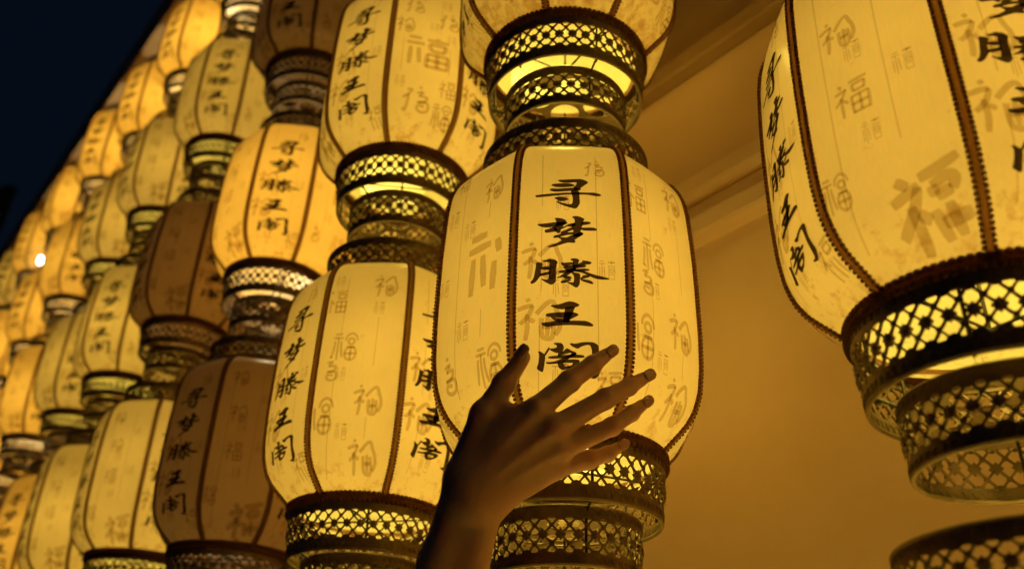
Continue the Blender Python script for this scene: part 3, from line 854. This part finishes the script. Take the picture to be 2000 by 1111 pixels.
lo = np.min([np.minimum(p[0] - max(p[2], p[3]), p[1] - max(p[2], p[3])) for p in PRIMS], axis=0) - .012
hi = np.max([np.maximum(p[0] + max(p[2], p[3]), p[1] + max(p[2], p[3])) for p in PRIMS], axis=0) + .012
H = 0.0019
dim = np.ceil((hi - lo) / H).astype(int) + 1
G = np.full(dim, 1.0, dtype=np.float32)
for (a, b_, ra, rb, k) in PRIMS:
    pad = max(ra, rb) + .022
    i0 = np.maximum(np.floor((np.minimum(a, b_) - pad - lo) / H).astype(int), 0)
    i1 = np.minimum(np.ceil((np.maximum(a, b_) + pad - lo) / H).astype(int) + 1, dim)
    ax = [lo[d] + H * np.arange(i0[d], i1[d]) for d in range(3)]
    X = np.stack(np.meshgrid(*ax, indexing='ij'), -1)
    ba = b_ - a; l2 = max(float(ba @ ba), 1e-12)
    t_ = np.clip(((X - a) @ ba) / l2, 0, 1)
    d_ = np.linalg.norm(X - a - t_[..., None] * ba, axis=-1) - (ra + (rb - ra) * t_)
    sl = tuple(slice(i0[d], i1[d]) for d in range(3))
    g = G[sl]
    h_ = np.clip(0.5 + 0.5 * (g - d_) / k, 0, 1)
    G[sl] = np.where(g > .5, d_, g * (1 - h_) + d_ * h_ - k * h_ * (1 - h_))
# naive surface nets
def surface_nets(G, lo, H):
    nx, ny, nz = G.shape
    c8 = [(0,0,0),(1,0,0),(0,1,0),(1,1,0),(0,0,1),(1,0,1),(0,1,1),(1,1,1)]
    V8 = np.stack([G[i:nx-1+i, j:ny-1+j, k:nz-1+k] for i, j, k in c8], -1)
    ins = V8 < 0
    act = ins.any(-1) & ~ins.all(-1)
    idx = -np.ones(act.shape, int)
    cells = np.argwhere(act)
    idx[act] = np.arange(len(cells))
    v8 = V8[act]
    acc = np.zeros((len(cells), 3)); cnt = np.zeros(len(cells))
    for p in range(8):
        for q in range(p + 1, 8):
            if sum(abs(c8[p][d] - c8[q][d]) for d in range(3)) != 1: continue
            s_ = (v8[:, p] < 0) != (v8[:, q] < 0)
            t_ = v8[:, p] / np.where(s_, v8[:, p] - v8[:, q], 1)
            pt = np.array(c8[p]) + t_[:, None] * (np.array(c8[q]) - np.array(c8[p]))
            acc += np.where(s_[:, None], pt, 0); cnt += s_
    verts = lo + H * (cells + acc / cnt[:, None])
    faces = []
    for d in range(3):
        e1, e2 = (d + 1) % 3, (d + 2) % 3
        n_ = [slice(None)] * 3; m_ = [slice(None)] * 3
        n_[d] = slice(0, -1); m_[d] = slice(1, None)
        s0, s1 = G[tuple(n_)] < 0, G[tuple(m_)] < 0
        for flip, mask in ((False, s0 & ~s1), (True, ~s0 & s1)):
            P = np.argwhere(mask)
            P = P[(P[:, e1] > 0) & (P[:, e2] > 0) & (P[:, e1] < act.shape[e1]) & (P[:, e2] < act.shape[e2]) & (P[:, d] < act.shape[d])]
            q = []
            for (o1, o2) in ((-1, -1), (0, -1), (0, 0), (-1, 0)):
                c_ = P.copy(); c_[:, e1] += o1; c_[:, e2] += o2
                q.append(idx[c_[:, 0], c_[:, 1], c_[:, 2]])
            Q = np.stack(q, 1)
            Q = Q[(Q >= 0).all(1)]
            faces.append(Q[:, ::-1] if flip else Q)
    return verts, np.concatenate(faces)
Vh, Fh = surface_nets(G, lo, H)
# light smoothing
E_ = np.concatenate([Fh[:, [0, 1]], Fh[:, [1, 2]], Fh[:, [2, 3]], Fh[:, [3, 0]]])
for it in range(3):
    acc = np.zeros_like(Vh); cnt = np.zeros(len(Vh))
    np.add.at(acc, E_[:, 0], Vh[E_[:, 1]]); np.add.at(cnt, E_[:, 0], 1)
    np.add.at(acc, E_[:, 1], Vh[E_[:, 0]]); np.add.at(cnt, E_[:, 1], 1)
    Vh = Vh * .5 + .5 * acc / np.maximum(cnt, 1)[:, None]
person = thing('person', 'bare right forearm and spread hand reaching up in front of a lantern', 'person', tuple(J['el']))
me = bpy.data.meshes.new('arm')
me.from_pydata((Vh - J['el']).tolist(), [], Fh.tolist()); me.update()
me.polygons.foreach_set('use_smooth', [True] * len(me.polygons))
me.materials.append(MAT['skin'])
arm = bpy.data.objects.new('arm', me); col.objects.link(arm); arm.parent = person
# fingernails
def nail(f_, r_, lw, side):
    p2, p3 = J[f_ + '2'], J[f_ + '3']
    if f_ == 't': p2, p3 = J['t2'], J['t3']
    d = Vector(p3 - p2).normalized()
    n_ = Vector(side); n_ = (n_ - d * n_.dot(d)).normalized()
    s_ = d.cross(n_)
    c_ = Vector(p3) - Vector(J['el']) + d * 0.0030
    vs = []; fs = []
    nu, nv = 8, 8
    for sh in (0.0008, 0.0):
        for i in range(nu + 1):
            for j in range(nv + 1):
                u_ = -1 + 2 * i / nu; v_ = -1 + 2 * j / nv
                ang = u_ * 0.95 * math.sqrt(max(0, 1 - max(0, abs(v_) - .35) ** 2 * 1.9))
                rr = r_ * 1.0 + sh
                pt = c_ + d * (v_ * lw) + n_ * (rr * math.cos(ang) - 0.0012 * max(0, v_) ** 2 + .0004) + s_ * (rr * math.sin(ang) * .98)
                vs.append(pt)
    m = nu + 1; q = m * (nv + 1)
    for i in range(nu):
        for j in range(nv):
            a = i * (nv + 1) + j
            fs.append((a, a + 1, a + nv + 2, a + nv + 1)); fs.append((q + a, q + a + nv + 1, q + a + nv + 2, q + a + 1))
    edge = [j for j in range(nv + 1)] + [i * (nv + 1) + nv for i in range(1, nu + 1)] + [nu * (nv + 1) + j for j in range(nv - 1, -1, -1)] + [i * (nv + 1) for i in range(nu - 1, 0, -1)]
    for a, b2 in zip(edge, edge[1:] + edge[:1]):
        fs.append((a, q + a, q + b2, b2))
    mesh_obj('fingernail', vs, fs, 'nail', arm, True)
for f_, r_ in (('i', .0062), ('m', .0062), ('r', .0059), ('l', .0054)):
    nail(f_, r_ * .97, .0072, (0.55, -0.55, 0.15))
nail('t', .0073, .0070, (-0.5, -0.8, 0.1))

# ------------------------------------------------------------------ dark pavilion roofs across the court
pav = thing('pavilion', 'dark pavilion with two upturned tiled eaves against the night sky', 'pavilion', (-5.85, 6.6, -0.25), rz=math.radians(35))
def roof(z, hw, rise, name):
    # square roof with corners turned up; tiles as raised ridges
    b = MB(); n = 24; k = 10
    vs = []; fs = []
    for side in range(4):
        base = len(b.v) + len(vs)
        ca, sa = math.cos(side * math.pi/2), math.sin(side * math.pi/2)
        loc_ = []
        for j in range(k + 1):
            t = j / k                      # 0 eave .. 1 ridge
            half = hw * (1 - t) + 0.35 * t
            for i in range(n + 1):
                s_ = -1 + 2 * i / n
                lift = 0.34 * abs(s_) ** 5 * (1 - t) ** 3
                zz = z + rise * t ** 1.5 + lift
                x, y = s_ * half, -half
                loc_.append((x * ca - y * sa, x * sa + y * ca, zz))
        m_ = n + 1
        b.add(loc_, [(j*m_+i, j*m_+i+1, (j+1)*m_+i+1, (j+1)*m_+i) for j in range(k) for i in range(n)])
    r_ = b.build(name, 'tile', pav)
    rb = MB()
    for side in range(4):
        ca, sa = math.cos(side * math.pi/2), math.sin(side * math.pi/2)
        for i in range(21):
            s_ = -0.97 + 1.94 * i / 20
            pts = []
            for j in range(7):
                t = j / 6
                half = hw * (1 - t) + 0.35 * t
                x, y = s_ * half, -half
                pts.append((x * ca - y * sa, x * sa + y * ca, z + rise * t ** 1.5 + 0.34 * abs(s_) ** 5 * (1 - t) ** 3 + .02))
            rb.tube(pts, .028, 5)
    o = rb.build('tile_ridges', 'tile', r_); o['kind'] = 'stuff'
    return r_
roof(5.70, 1.30, 0.9, 'upper_roof')
roof(4.80, 1.45, 0.5, 'lower_roof')
b = MB(); b.box((-.8, -.8, 0), (.8, .8, 5.8)); b.build('pavilion_walls', 'timber', pav)
for sx in (-1, 1):
    for sy in (-1, 1):
        b = MB(); b.lathe([(0.001, 0), (.10, 0), (.10, 4.9), (0.001, 4.9)], 16)
        o = b.build('column', 'dark_timber', pav, True); o.location = (sx * 1.1, sy * 1.1, 0)
